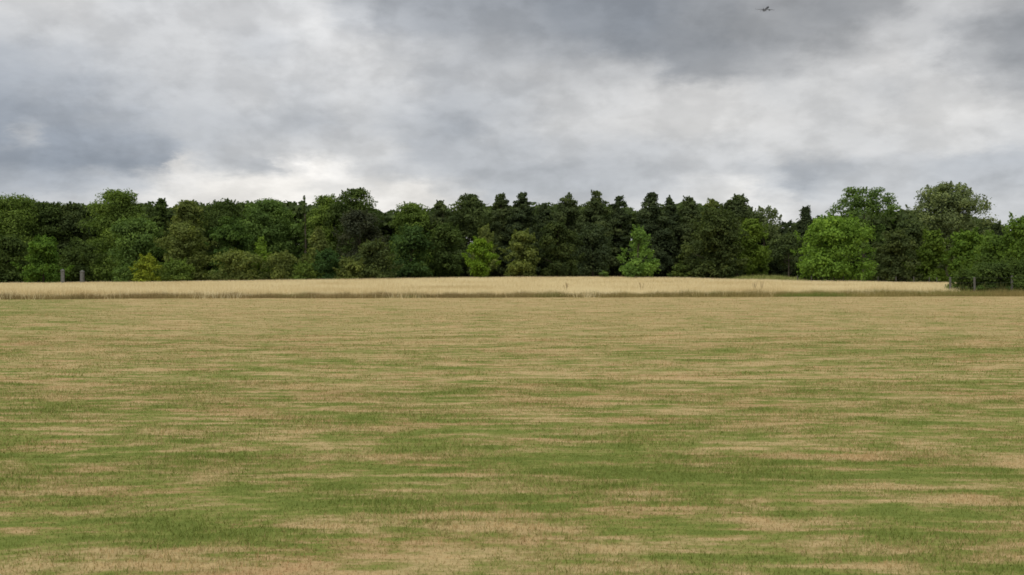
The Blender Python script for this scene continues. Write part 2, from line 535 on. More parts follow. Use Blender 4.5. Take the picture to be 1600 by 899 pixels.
def crown_cloud(rs, kind, H, z0, Rx, leaf, cover, open_=0., lobes=None, lobe_r=(.22, .40), sprigs=10, flat=.8, twin=False):
    """leaf faces in clumps round branch ends; returns verts, tones and clump centres"""
    h = H - z0
    if kind == 'pine':
        lobes, lobe_r, flat = 75, (.15, .27), .62
    nl = lobes or int(34 + 3.2 * h * Rx / 10)
    P, N, S, T, C = [], [], [], [], []
    area = 2 * Rx * h
    total = int(cover * area / (.5 * leaf * leaf))
    tt = rs.beta(1.25, 1.0, nl)
    if kind == 'pine':
        tt = rs.uniform(0, 1, nl) ** .8
        tt[:22] = np.concatenate([[.95, .90, .84], rs.uniform(.55, .93, 19)])
    else:
        k_ = int(nl * .4)
        tt[:k_] = rs.uniform(.62, .98, k_)
        if z0 < .06 * H:
            k2_ = int(nl * .28)
            tt[k_:k_ + k2_] = rs.uniform(0, .22, k2_)
    ph = rs.uniform(0, 2 * np.pi) + np.arange(nl) * 2.39996 + rs.normal(0, .35, nl)
    wob = 1 + .16 * np.sin(ph * 2 + rs.uniform(0, 6)) + .10 * np.sin(ph * 3 + rs.uniform(0, 6))
    rad = prof_val(kind, tt) * Rx * wob
    lr = rs.uniform(lobe_r[0], lobe_r[1], nl) * Rx * (.55 + .45 * prof_val(kind, tt))
    off = np.maximum(rad - lr * .75, 0) * np.where(tt > .62, rs.uniform(.3, 1.06, nl), rs.uniform(.7, 1.04, nl))
    cz = z0 + tt * h
    cz = np.minimum(cz, H - lr * flat * .9)
    cz = np.maximum(cz, z0 + lr * .4)
    cx, cy = np.cos(ph) * off, np.sin(ph) * off
    if open_ < .3:      # inner clumps that close the crown
        k3 = int(nl * .45)
        nl += k3
        t3 = rs.uniform(.02, .8, k3)
        a3 = rs.uniform(0, 6.28, k3)
        p3 = prof_val(kind, t3) * Rx
        l3 = np.minimum(rs.uniform(.28, .40, k3) * Rx, .5 * h) * (.5 + .5 * prof_val(kind, t3))
        o3 = np.maximum(p3 - l3, 0) * rs.uniform(0, .95, k3)
        tt = np.concatenate([tt, t3]); lr = np.concatenate([lr, l3])
        cx = np.concatenate([cx, np.cos(a3) * o3]); cy = np.concatenate([cy, np.sin(a3) * o3])
        cz = np.concatenate([cz, np.minimum(np.maximum(z0 + t3 * h, z0 + .3 * l3), H - l3 * flat)])
        total = int(total * 1.35)
    if twin:
        cx = cx + np.where(tt > .6, np.where(rs.uniform(size=nl) < .5, -.45, .45) * Rx * tt, 0)
    wgt = lr ** 2
    cnt = np.maximum((wgt / wgt.sum() * total).astype(int), 12)
    for i in range(nl):
        n = cnt[i]
        d = rs.normal(size=(n, 3))
        d[:, 2] = np.where((d[:, 2] < -.2) & (rs.uniform(size=n) < .6), -d[:, 2], d[:, 2])
        d /= np.linalg.norm(d, axis=1, keepdims=True)
        rr = lr[i] * (rs.uniform(0, 1, n) ** .42) * (1 + .22 * np.sin(d[:, 0] * 5 + i) * np.sin(d[:, 2] * 6 + 2 * i))
        pos = np.stack([cx[i] + d[:, 0] * rr, cy[i] + d[:, 1] * rr, cz[i] + d[:, 2] * rr * flat], -1)
        if open_ > 0:   # sub-clumps with gaps
            key = np.sin(pos[:, 0] * 2.3 + i) + np.sin(pos[:, 1] * 2.1 + 2 * i) + np.sin(pos[:, 2] * 2.7 + 3 * i)
            keep = (key > -1.2 + 1.8 * open_) | (rs.uniform(size=n) < .3)
            pos, d = pos[keep], d[keep]
            n = len(pos)
        P.append(pos)
        N.append(d + rs.normal(0, .55, (n, 3)) + np.array([0, 0, .35]))
        S.append(leaf * rs.uniform(.6, 1.35, n))
        T.append(np.clip(rs.uniform(.16, .82) + rs.normal(0, .10, n), 0, 1))
        C.append((cx[i], cy[i], cz[i]))
    # sprigs breaking the outline
    for k in range(sprigs):
        tq = rs.uniform(.35, 1.0) if k > 2 else 1.0
        a = rs.uniform(0, 2 * np.pi)
        r0 = prof_val(kind, min(tq, .97)) * Rx * rs.uniform(.8, 1.0) * (1 if tq < 1 else .6)
        L = rs.uniform(.25, .55) * min(Rx, 3.0)
        n = int(22 + 10 * L / leaf)
        s = rs.uniform(0, 1, n)
        dirv = np.array([np.cos(a) * .6, np.sin(a) * .6, .35 + 1.1 * (tq > .7)])
        dirv /= np.linalg.norm(dirv)
        base = np.array([np.cos(a) * r0, np.sin(a) * r0, z0 + tq * h * .95 - .25 * L])
        pos = base + dirv * (s * L)[:, None] + rs.normal(0, 1, (n, 3)) * (.20 * L * (1.1 - s))[:, None]
        pos[:, 2] = np.minimum(pos[:, 2], H + .35 * L)
        P.append(pos); N.append(rs.normal(0, 1, (n, 3)) + np.array([0, 0, .5]))
        S.append(leaf * rs.uniform(.5, 1.0, n)); T.append(np.clip(rs.normal(.5, .15, n), 0, 1))
    P = np.concatenate(P); N = np.concatenate(N); S = np.concatenate(S); T = np.concatenate(T)
    low = P[:, 2] > .05
    P, N, S, T = P[low], N[low], S[low], T[low]
    return leaf_quads(rs, P, N, S), T, C


def leaf_mesh(name, quads, tones):
    me = mesh_from(name, quads.reshape(-1, 3), len(quads), 4)
    at = me.attributes.new('leaf_tone', 'FLOAT', 'FACE')
    at.data.foreach_set('value', np.ascontiguousarray(tones, np.float32))
    return me


def trunk_mesh(rs, H, z0, Rx, C, bark, r0=None, parent=None, straight=False):
    mb = MB()
    r0 = r0 or max(.09, H * .018)
    top = H * (.93 if straight else .78)
    n = 7
    bend = rs.normal(0, .012 * H, 2)
    pts = []
    for i in range(n):
        s = i / (n - 1)
        pts.append((bend[0] * math.sin(s * 2.6), bend[1] * math.sin(s * 2.1), -.25 + s * (top + .25)))
    rad = [r0 * (1.5 if i == 0 else 1.08 - .92 * i / (n - 1)) for i in range(n)]
    mb.tube(pts, rad, 8)
    idx = rs.choice(len(C), min(len(C), 14), replace=False)
    for i in idx:
        c = np.array(C[i])
        hb = min(max(c[2] * rs.uniform(.55, .8), .4), top * .92)
        s = (hb + .25) / (top + .25)
        b = np.array([bend[0] * math.sin(s * 2.6), bend[1] * math.sin(s * 2.1), hb])
        mid = (b + c) / 2 + np.array([0, 0, .06 * np.linalg.norm(c - b)])
        rb = r0 * (1.05 - .85 * s) * .5
        mb.tube([b, mid, c], [rb, rb * .6, rb * .22], 5)
    return mb.build('trunk', bark, parent, True)


def tree(seed, name, cat, label, u, v, hw, D, color, kind='round', z0=.05, cover=5.2, leaf=.34, open_=0., group=None,
         lobes=None, lobe_r=(.22, .40), sprigs=12, flat=.8, bark=None, straight=False, twin=False):
    rs = np.random.RandomState(seed)
    x = px(u, D)
    gz = float(ground_z(x, D))
    H = zt(v, D) - gz
    Rx = hw / FPX * D * (1.95 if kind == 'pine' else 1.3 if D > 187 else 1.12)
    root = empty(name, (x, D, gz))
    tag(root, label, cat, group)
    q, T, C = crown_cloud(rs, kind, H, z0 * H, Rx, leaf, cover, open_, lobes, lobe_r, sprigs, flat, twin)
    cr = link('crown' if cat == 'tree' else 'foliage', leaf_mesh('crown', q, T), MF, root)
    cr.color = (*color, 1)
    tr = trunk_mesh(rs, H, z0 * H, Rx, C, bark or MB_, parent=root, straight=straight)
    if cat != 'tree':
        tr.name = 'stems'
    return root


DK = (0.071, 0.102, 0.033)
DK2 = (0.078, 0.105, 0.043)
MID = (0.121, 0.173, 0.043)
MIDB = (0.109, 0.168, 0.050)
OLV = (0.137, 0.165, 0.053)
GRY = (0.144, 0.177, 0.085)
PINE = (0.062, 0.083, 0.043)
PINE2 = (0.084, 0.108, 0.049)
BRT = (0.149, 0.241, 0.044)
FRESH = (0.138, 0.226, 0.057)
YEL = (.190, .230, .030)
GOLD = (.205, .245, .036)
DULL = (.082, .105, .042)

GR = 'tall trees of the wood behind the meadow'
GP = 'dark pines on the skyline of the wood'
BT = 'broadleaf_tree'
PT = 'pine_tree'
SH = 'shrub'
T_ = [
    # --- skyline, left to right: name, cat, label, u, v, hw, D, colour, options
    (BT, 'tree', 'broad domed green tree at the far left end of the wood', 18, 306, 62, 196, MID, dict(kind='dome', group=GR)),
    (BT, 'tree', 'tree of middling height sloping down right of the far left dome', 74, 317, 36, 200, DK, dict(kind='dome', group=GR)),
    (BT, 'tree', 'dark low round tree just left of the broad rounded crown', 113, 318, 30, 202, DK2, dict(kind='round', group=GR)),
    (BT, 'tree', 'broad rounded green crown, the tallest in the left part of the wood', 184, 298, 48, 190, MID, dict(kind='dome', group=GR)),
    (PT, 'tree', 'small dark narrow treetop just right of the broad rounded crown', 252, 310, 17, 202, DK, dict(kind='pine', group=GR)),
    (BT, 'tree', 'olive tree with a small peak, right of the small dark narrow treetop', 293, 314, 30, 194, OLV, dict(kind='dome', group=GR)),
    (BT, 'tree', 'dark green tree with spiky top, behind the rounded pale green tree', 350, 312, 38, 203, DK, dict(kind='dome', sprigs=26, group=GR)),
    (BT, 'tree', 'level-topped green tree left of the thin spire on the skyline', 420, 312, 46, 200, MIDB, dict(kind='dome', sprigs=26, group=GR)),
    (PT, 'tree', 'tree with one thin dark spire poking up from the skyline', 476, 304, 6, 199, DK, dict(kind='cone', sprigs=4, lobes=30, leaf=.24, group=GR)),
    (BT, 'tree', 'green tree filling the slope between the thin spire and the big dark crown', 512, 305, 36, 201, MID, dict(kind='dome', group=GR)),
    (BT, 'tree', 'big dark domed crown with steep right edge beside the notch of sky', 556, 295, 38, 196, DK, dict(kind='dome', group=GR)),
    (BT, 'tree', 'green tree just right of the notch of sky in the skyline', 645, 318, 34, 198, MID, dict(kind='dome', group=GR)),
    (PT, 'tree', 'small ragged treetop second to the right of the notch of sky', 688, 314, 20, 200, PINE2, dict(kind='pine', group=GR)),
    (BT, 'tree', 'rounded dark tree standing behind the bright yellow-green tree', 735, 304, 31, 199, DK2, dict(kind='dome', sprigs=18, group=GR)),
    (PT, 'tree', 'slim dark pine, left one of a close pair at mid skyline', 783, 303, 19, 201, PINE2, dict(kind='pine', group=GP)),
    (PT, 'tree', 'slim dark pine, right one of a close pair at mid skyline', 816, 302, 22, 199, PINE, dict(kind='pine', group=GP)),
    (PT, 'tree', 'short dark pine in the dip between two taller groups of pines', 850, 318, 17, 203, PINE, dict(kind='pine', group=GP)),
    (PT, 'tree', 'tall blunt-topped pine directly behind the olive rounded trees', 886, 302, 26, 200, PINE2, dict(kind='pine', sprigs=16, group=GP)),
    (PT, 'tree', 'tall pine with a pointed tip left of the bright branchy young tree', 931, 299, 24, 198, PINE2, dict(kind='pine', group=GP)),
    (PT, 'tree', 'narrow pine directly behind the bright branchy young tree', 968, 307, 17, 202, PINE, dict(kind='pine', group=GP)),
    (PT, 'tree', 'tall lone-tipped pine right of the bright branchy young tree, narrow and dark', 1018, 301, 24, 198, PINE, dict(kind='pine', group=GP)),
    (PT, 'tree', 'narrow dark pine, left of two behind the big oval tree', 1046, 308, 17, 201, PINE, dict(kind='pine', group=GP)),
    (PT, 'tree', 'narrow dark pine, right of two at the left shoulder of the big oval tree', 1077, 307, 20, 200, PINE2, dict(kind='pine', group=GP)),
    (PT, 'tree', 'pine with its top showing just above the big oval tree', 1112, 311, 20, 203, OLV, dict(kind='pine', group=GP)),
    (PT, 'tree', 'wispy topped pine showing above the right shoulder of the big oval tree', 1152, 305, 31, 199, PINE2, dict(kind='pine', open_=.35, sprigs=22, group=GP)),
    (PT, 'tree', 'sparse pine with sky showing through, left of the gap in the wood', 1193, 324, 25, 197, GRY, dict(kind='round', open_=.75, z0=.3, cover=2.6, sprigs=16, group=GP)),
    (PT, 'tree', 'low dark tree at the bottom of the gap in the wood', 1226, 346, 20, 203, PINE, dict(kind='round', open_=.4, group=GP)),
    (PT, 'tree', 'small dark pointed conifer between the gap and the large bright green tree', 1258, 324, 26, 200, PINE, dict(kind='cone', group=GP)),
    (BT, 'tree', 'tall airy tree with two ragged tips behind the large bright green tree', 1350, 293, 46, 186, MIDB, dict(kind='round', open_=.45, z0=.2, cover=3.4, sprigs=22, twin=True, lobes=64, lobe_r=(.18, .32))),
    (BT, 'tree', 'tall broad round grey-green crown at right, highest on the skyline', 1480, 287, 62, 182, GRY, dict(kind='round', open_=.22, z0=.2, cover=4.6, sprigs=34, lobes=90, lobe_r=(.16, .27))),
    (PT, 'tree', 'small dark treetop just right of the broad grey-green crown', 1557, 349, 16, 190, PINE, dict(kind='pine')),
    # --- second row, in front of the skyline
    (BT, 'tree', 'bright green bushy young tree by the pale posts at left', 68, 371, 33, 158, (.085, .15, .03), dict(kind='dome', z0=.04)),
    (BT, 'tree', 'small dark tree behind and between the two pale posts', 124, 376, 30, 170, DK, dict(kind='round', z0=.1)),
    (BT, 'tree', 'very dark tree at the left frame edge, left of the bright bushy one', 10, 368, 36, 178, DK, dict(kind='dome', z0=.05)),
    (BT, 'tree', 'medium green tree standing before the broad rounded crown', 214, 340, 42, 176, MIDB, dict(kind='oval', z0=.05)),
    (SH, 'shrub', 'yellow-green shrub glowing at the foot of the wood, left part', 230, 401, 22, 157, GOLD, dict(kind='dome', z0=.03, leaf=.28)),
    (SH, 'shrub', 'dark low bush just left of the yellow-green shrub', 198, 416, 20, 160, MIDB, dict(kind='dome', z0=.02, leaf=.28)),
    (BT, 'tree', 'olive green tree above and right of the yellow-green shrub', 286, 350, 36, 172, OLV, dict(kind='oval', z0=.04)),
    (SH, 'shrub', 'dark green bush just right of the yellow-green shrub', 276, 408, 26, 160, MID, dict(kind='dome', z0=.02, leaf=.28)),
    (BT, 'tree', 'rounded pale green tree rising behind the low dome-shaped bush', 359, 339, 35, 172, (.062, .105, .03), dict(kind='oval', z0=.05)),
    (SH, 'shrub', 'low dome-shaped olive bush at the foot of the rounded pale green tree', 372, 393, 40, 160, OLV, dict(kind='dome', z0=.02, leaf=.28, sprigs=6)),
    (BT, 'tree', 'slim light green sapling between the dome-shaped bush and the conical tree', 408, 371, 18, 164, (.15, .23, .04), dict(kind='cone', z0=.08, leaf=.28)),
    (SH, 'shrub', 'olive bush at the meadow edge left of the conical olive tree', 440, 396, 30, 161, OLV, dict(kind='dome', z0=.02, leaf=.28)),
    (BT, 'tree', 'conical olive tree in the middle of the left half of the wood', 497, 357, 28, 168, OLV, dict(kind='cone', z0=.06)),
    (SH, 'shrub', 'green bush at the foot of the conical olive tree', 512, 392, 26, 160, (.055, .10, .035), dict(kind='dome', z0=.02, leaf=.28)),
    (SH, 'shrub', 'low green bush left of the one at the foot of the conical tree', 478, 413, 22, 159, MID, dict(kind='dome', z0=.02, leaf=.28)),
    (BT, 'tree', 'airy greyish tree in front of the big dark domed crown', 560, 330, 42, 178, (.060, .068, .045), dict(kind='round', open_=.3, z0=.12, sprigs=18)),
    (SH, 'shrub', 'dark olive bush below the airy greyish tree', 584, 378, 34, 163, DULL, dict(kind='dome', z0=.02)),
    (SH, 'shrub', 'small green bush left of the dark olive bush under the greyish tree', 547, 405, 22, 159, OLV, dict(kind='dome', z0=.02, leaf=.28)),
    (BT, 'tree', 'blue-green tree of middling height below the notch in the skyline', 642, 354, 36, 172, (.062, .105, .036), dict(kind='oval', z0=.04)),
    (BT, 'tree', 'dark shadowy tree left of the bright yellow-green tree', 696, 350, 32, 178, DK, dict(kind='oval', z0=.05)),
    (BT, 'tree', 'bright yellow-green small tree near the middle of the wood edge', 750, 374, 23, 160, (.135, .215, .028), dict(kind='oval', z0=.08, leaf=.28)),
    (BT, 'tree', 'olive green tree peeping above the bright yellow-green tree', 758, 354, 24, 172, OLV, dict(kind='cone', z0=.1)),
    (BT, 'tree', 'left one of two rounded olive trees at mid wood edge', 815, 362, 29, 164, OLV, dict(kind='dome', z0=.03)),
    (BT, 'tree', 'right and taller one of two rounded olive trees at mid wood edge', 871, 348, 32, 166, (.058, .078, .03), dict(kind='oval', z0=.04)),
    (BT, 'tree', 'very dark tree between the rounded olive trees and the bright branchy one', 926, 352, 34, 180, PINE, dict(kind='oval', z0=.1)),
    (BT, 'tree', 'bright fresh green young tree with loose branches right of the middle', 998, 357, 36, 156, FRESH, dict(kind='cone', open_=.35, z0=.05, cover=3.8, sprigs=26, leaf=.28)),
    (SH, 'shrub', 'tiny low green bush on the meadow left of the bright branchy tree', 944, 425, 10, 157, MIDB, dict(kind='dome', z0=.02, leaf=.2, sprigs=3, lobes=12)),
    (BT, 'tree', 'big dense dark oval tree standing out before the pines', 1116, 325, 46, 158, (.070, .092, .034), dict(kind='oval', z0=.02, cover=6.5, lobes=110, lobe_r=(.16, .26), sprigs=4)),
    (SH, 'shrub', 'light green bush at the left foot of the big oval tree', 1066, 412, 18, 157, (.085, .12, .035), dict(kind='dome', z0=.02, leaf=.26)),
    (BT, 'tree', 'yellow-green tree half hidden behind the right side of the big oval tree', 1175, 343, 28, 165, (.125, .18, .034), dict(kind='oval', z0=.06)),
    (SH, 'shrub', 'small light green bush in the dark clearing right of the yellow-green tree', 1192, 410, 13, 165, (.12, .17, .04), dict(kind='dome', z0=.02, leaf=.26, sprigs=5)),
    (BT, 'tree', 'dark open tree in the clearing left of the large bright green tree', 1232, 366, 26, 188, DK2, dict(kind='round', open_=.3, z0=.15)),
    (BT, 'tree', 'large bright green tree spreading to the ground at right of the clearing', 1305, 337, 60, 152, BRT, dict(kind='dome', z0=.04, cover=4.6, sprigs=16, lobes=60, lobe_r=(.17, .30))),
    (BT, 'tree', 'dull brown-olive rounded tree right of the large bright green tree', 1400, 360, 38, 158, DULL, dict(kind='dome', z0=.03, cover=5.0, lobes=60, lobe_r=(.17, .27), sprigs=5)),
    (BT, 'tree', 'green tree with yellowish top right of the dull brown-olive tree', 1455, 362, 30, 156, (.10, .15, .03), dict(kind='oval', z0=.03)),
    (BT, 'tree', 'dark green tree behind and between the brown-olive and yellowish trees', 1424, 345, 34, 172, DK2, dict(kind='oval', z0=.1)),
    (BT, 'tree', 'fresh green tree with rounded top below the right edge of the tallest grey-green crown', 1512, 362, 34, 150, (.10, .165, .032), dict(kind='oval', z0=.05)),
    # --- near corner, right
    (BT, 'tree', 'green thorn tree cut by the right frame edge behind the near fence', 1612, 338, 56, 92, (.105, .170, .034), dict(kind='dome', z0=.08, leaf=.22)),
    (BT, 'tree', 'olive green thorn bush-tree left of the one cut by the right frame edge', 1556, 368, 40, 96, (.095, .150, .036), dict(kind='dome', z0=.05, leaf=.22)),
    (SH, 'shrub', 'low dark bush at the left end of the near fence', 1511, 421, 26, 77, (.090, .135, .036), dict(kind='dome', z0=.0, leaf=.15, cover=11)),
    (SH, 'shrub', 'dark tangled bush between the two posts of the near fence', 1552, 410, 40, 77.5, (.080, .118, .036), dict(kind='dome', z0=.0, leaf=.15, cover=11)),
    (SH, 'shrub', 'dark bush under the right end of the near fence at frame edge', 1606, 406, 42, 77, (.080, .120, .034), dict(kind='dome', z0=.0, leaf=.15, cover=11)),
]
for i, (nm, cat, lab, u, v, hw, D, colr, kw) in enumerate(T_):
    tree(100 + i * 7, nm, cat, lab, u, v, hw, D, colr, **kw)

# the mass of the wood behind: one dense dark body of leaves that nobody could count
rs = np.random.RandomState(77)
Q, TT = [], []
for k in range(3000):
    u = rs.uniform(-260, 1860)
    D = rs.uniform(208, 232)
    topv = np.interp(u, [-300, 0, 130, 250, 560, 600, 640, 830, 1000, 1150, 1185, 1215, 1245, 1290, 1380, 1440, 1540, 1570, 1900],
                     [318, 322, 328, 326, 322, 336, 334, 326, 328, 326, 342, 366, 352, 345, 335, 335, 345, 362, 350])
    zmax = zt(topv, D)
    z = (rs.uniform(zmax - 3.5, zmax - 1.0), rs.uniform(.3, zmax - 1.2), rs.uniform(.3, zmax - 1.2), rs.uniform(.2, 3.5))[k % 4]
    r = rs.uniform(1.6, 2.8)
    n = 170
    d = rs.normal(size=(n, 3)); d /= np.linalg.norm(d, axis=1, keepdims=True)
    pos = np.array([px(u, D), D, z]) + d * r * (rs.uniform(size=(n, 1)) ** .4)
    pos[:, 2] = np.maximum(pos[:, 2], .1)
    Q.append(leaf_quads(rs, pos, d + rs.normal(0, .6, (n, 3)), 1.0 * rs.uniform(.6, 1.3, n)))
    TT.append(np.clip(rs.uniform(.3, .7) + rs.normal(0, .1, n), 0, 1))
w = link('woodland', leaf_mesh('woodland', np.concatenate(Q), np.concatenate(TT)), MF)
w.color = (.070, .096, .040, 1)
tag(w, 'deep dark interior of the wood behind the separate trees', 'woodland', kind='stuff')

# ------------------------------------------------------------------ posts and fences
def square_post(mb, x, y, z0, z1, w, cap=.0, tw=0.):
    def ring(z, s):
        return [(x + s * math.cos(a + tw) * .7071, y + s * math.sin(a + tw) * .7071, z) for a in (math.pi / 4 + k * math.pi / 2 for k in range(4))]
    if cap:
        mb.prism([ring(z0, w * 1.06), ring(z0 + .12, w * 1.04), ring(z1 - .3, w), ring(z1 - .295, w * 1.16), ring(z1 - .2, w * 1.18), ring(z1 - .18, w * 1.05), ring(z1, w * .25)])
    else:
        mb.prism([ring(z0, w), ring(z1 - .03, w), ring(z1, w * .7)])


for u, lab, D, hh, tw in ((98, 'pale grey post touching the bright green bushy young tree, left of two', 151, 2.55, .15),
                          (128.5, 'pale grey post standing alone before dark trees, right of two', 153, 2.35, -.2)):
    x = px(u, D); gz = float(ground_z(x, D))
    mb = MB(); square_post(mb, 0, 0, -.1, hh + gz * 0, .44, cap=1, tw=tw)
    o = mb.build('gatepost', MS); o.location = (x, D, gz)
    tag(o, lab, 'post', 'pair of pale grey posts at the left wood edge')


def fence(name, label, pts, post_h, post_w, n_wire, mat, extra_tall=None):
    x0, y0 = pts[0]
    root = empty(name, (x0, y0, float(ground_z(x0, y0))))
    tag(root, label, 'fence')
    rz = root.location.z
    rr = random.Random(4)
    tops = []
    for i, (x, y) in enumerate(pts):
        mb = MB()
        hh = post_h * rr.uniform(.93, 1.05)
        g = float(ground_z(x, y)) - rz
        lx, ly = rr.uniform(-.03, .03), rr.uniform(-.03, .03)
        mb.tube([(x - x0, y - y0, g - .3), (x - x0 + lx * .5, y - y0, g + hh * .6), (x - x0 + lx, y - y0 + ly, g + hh - .02), (x - x0 + lx, y - y0 + ly, g + hh)],
                [post_w * .52, post_w * .5, post_w * .48, post_w * .3], 8)
        mb.build('post', mat, root)
        tops.append((x - x0, y - y0, g))
    for k in range(n_wire):
        f = .93 - .28 * k
        mb = MB()
        line = []
        for i in range(len(tops)):
            a = np.array(tops[i]) + np.array([0, -post_w * .5 - .006, post_h * f])
            line.append(a)
            if i + 1 < len(tops):
                b = np.array(tops[i + 1]) + np.array([0, -post_w * .5 - .006, post_h * f])
                line.append((a + b) / 2 + np.array([0, 0, -.02]))
        mb.tube(line, [.0022] * len(line), 5)
        mb.build('wire', MWi, root)
    return root


fence('wire_fence', 'weathered post and wire fence in front of dark bushes at right',
      [(px(u, 75.6), 75.6) for u in (1485, 1523, 1581, 1636, 1692)], 1.35, .17, 3, MP)
fence('wire_fence', 'distant thin post and wire fence along the wood edge right of the clearing',
      [(px(u, 149), 149.) for u in (1246, 1268, 1286, 1302, 1318, 1345, 1372, 1400, 1428, 1452, 1464)], 1.25, .13, 3, MP)


# ------------------------------------------------------------------ dead dock stalks in the meadow
def dock(seed, u, D, top_v, label, n_stem):
    rs = np.random.RandomState(seed)
    x = px(u, D); gz = float(ground_z(x, D))
    H = zt(top_v, D) - gz
    root = empty('weed_stalk', (x, D, gz))
    tag(root, label, 'weed', 'dead weed stalks standing in the meadow')
    for k in range(n_stem):
        st = MB(); pos = []
        a = rs.uniform(0, 6.28); sp_ = rs.uniform(.05, .22); hh = H * rs.uniform(.7, 1.0)
        b = (rs.normal(0, .05), rs.normal(0, .05), -.03)
        e = (b[0] + math.cos(a) * sp_, b[1] + math.sin(a) * sp_, hh)
        m = (b[0] + math.cos(a) * sp_ * .3, b[1] + math.sin(a) * sp_ * .3, hh * .55)
        st.tube([b, m, e], [.009, .007, .003], 5)
        for q in range(80):
            f = .15 + .85 * q / 79
            pos.append(np.array(m) * (1 - f) + np.array(e) * f + rs.normal(0, .012, 3))
        so = st.build('stem', MD, root)
        pos = np.array(pos)
        q = leaf_quads(rs, pos, rs.normal(size=pos.shape), rs.uniform(.015, .035, len(pos)))
        link('seed_head', mesh_from('seed_head', q.reshape(-1, 3), len(q), 4), MD, so)


dock(1, 885, 72, 440, 'dead brown weed stalk in the meadow left of the bright branchy tree', 5)
dock(2, 1003, 73, 439, 'thin dead weed stalk in the meadow straight below the bright branchy tree', 3)
dock(3, 1180, 74, 438, 'clump of dead weed stalks in the meadow, left of the two near the clearing', 5)
dock(4, 1189, 75, 440, 'clump of dead weed stalks in the meadow, right of the two near the clearing', 4)

# ------------------------------------------------------------------ aircraft
D = 2500.0
root = empty('aeroplane', (px(1195, D), D, zt(16.5, D)))
tag(root, 'small distant dark aeroplane flying under the grey clouds at upper right', 'aeroplane')
root.rotation_euler = (R(1), R(-2), R(181))
root.scale = (1.4, 1.4, 1.4)       # nose is local +Y
mb = MB()
st = [(-18.5, .25, 1.3), (-15, .9, .9), (-10, 1.7, .35), (-4, 2.0, 0), (8, 2.0, 0), (13, 1.9, -.1), (16, 1.4, -.35), (17.6, .7, -.6), (18.3, .12, -.7)]
mb.tube([(0, y, z) for y, r, z in st], [r for y, r, z in st], 16)
mb.build('fuselage', MA, root, True)


def airfoil(mb, root_p, tip_p, rc, tc_, thick):
    def ring(p, c, th):
        return [(p[0], p[1] + c * .5, p[2]), (p[0], p[1] + c * .15, p[2] + th), (p[0], p[1] - c * .5, p[2] + th * .1), (p[0], p[1] + c * .15, p[2] - th * .6)]
    mb.prism([ring(root_p, rc, thick), ring([(a + b) / 2 for a, b in zip(root_p, tip_p)], (rc + tc_) / 2, thick * .7), ring(tip_p, tc_, thick * .35)])


for s in (-1, 1):
    mb = MB()
    airfoil(mb, (s * 1.2, 2.5, -1.1), (s * 17, -5.0, .6), 6.6, 1.7, .45)
    mb.prism([[(s * 17, -4.3, .6), (s * 17.15, -5, .6), (s * 17, -5.9, .6)], [(s * 17.5, -5.6, 2.6), (s * 17.55, -6, 2.6), (s * 17.5, -6.5, 2.6)]])
    mb.build('wing', MA2, root)
    mb = MB()
    airfoil(mb, (s * .5, -15, 1.2), (s * 6.2, -18, 1.8), 3.6, 1.3, .25)
    mb.build('tailplane', MA2, root)
    mb = MB()
    mb.tube([(s * 5.7, y, -2.3) for y in (.6, 1.6, 3.4, 5.0, 5.2)], [.55, .9, 1.05, 1.0, .85], 14)
    mb.prism([[(s * 5.7 - .15, 3.6, -1.4), (s * 5.7 + .15, 3.6, -1.4), (s * 5.7 + .15, .8, -1.5), (s * 5.7 - .15, .8, -1.5)],
              [(s * 5.7 - .15, 2.6, -.6), (s * 5.7 + .15, 2.6, -.6), (s * 5.7 + .15, -.6, -.6), (s * 5.7 - .15, -.6, -.6)]])
    mb.build('engine', MA3, root, True)
mb = MB()
mb.prism([[(-.22, -11.5, 1.6), (.22, -11.5, 1.6), (.12, -17.2, 1.6), (-.12, -17.2, 1.6)], [(-.1, -16.6, 7.6), (.1, -16.6, 7.6), (.05, -19.0, 7.6), (-.05, -19.0, 7.6)]])
mb.build('fin', MA, root)

# ------------------------------------------------------------------ sky
SUN_EL, SUN_AZ = 40, -155        # degrees; azimuth from +Y towards +X: behind the viewer, left
w = bpy.data.worlds.new('World')
sc.world = w
w.use_nodes = True
w.node_tree.nodes.clear()
t = NT(w.node_tree)
out = t.new('ShaderNodeOutputWorld')
sky = t.new('ShaderNodeTexSky')
sky.sky_type = 'NISHITA'
sky.sun_disc = False
sky.sun_elevation = R(SUN_EL)
sky.sun_rotation = R(SUN_AZ)
bg1 = t.new('ShaderNodeBackground'); bg1.inputs[1].default_value = .1
t.l.new(sky.outputs[0], bg1.inputs[0])

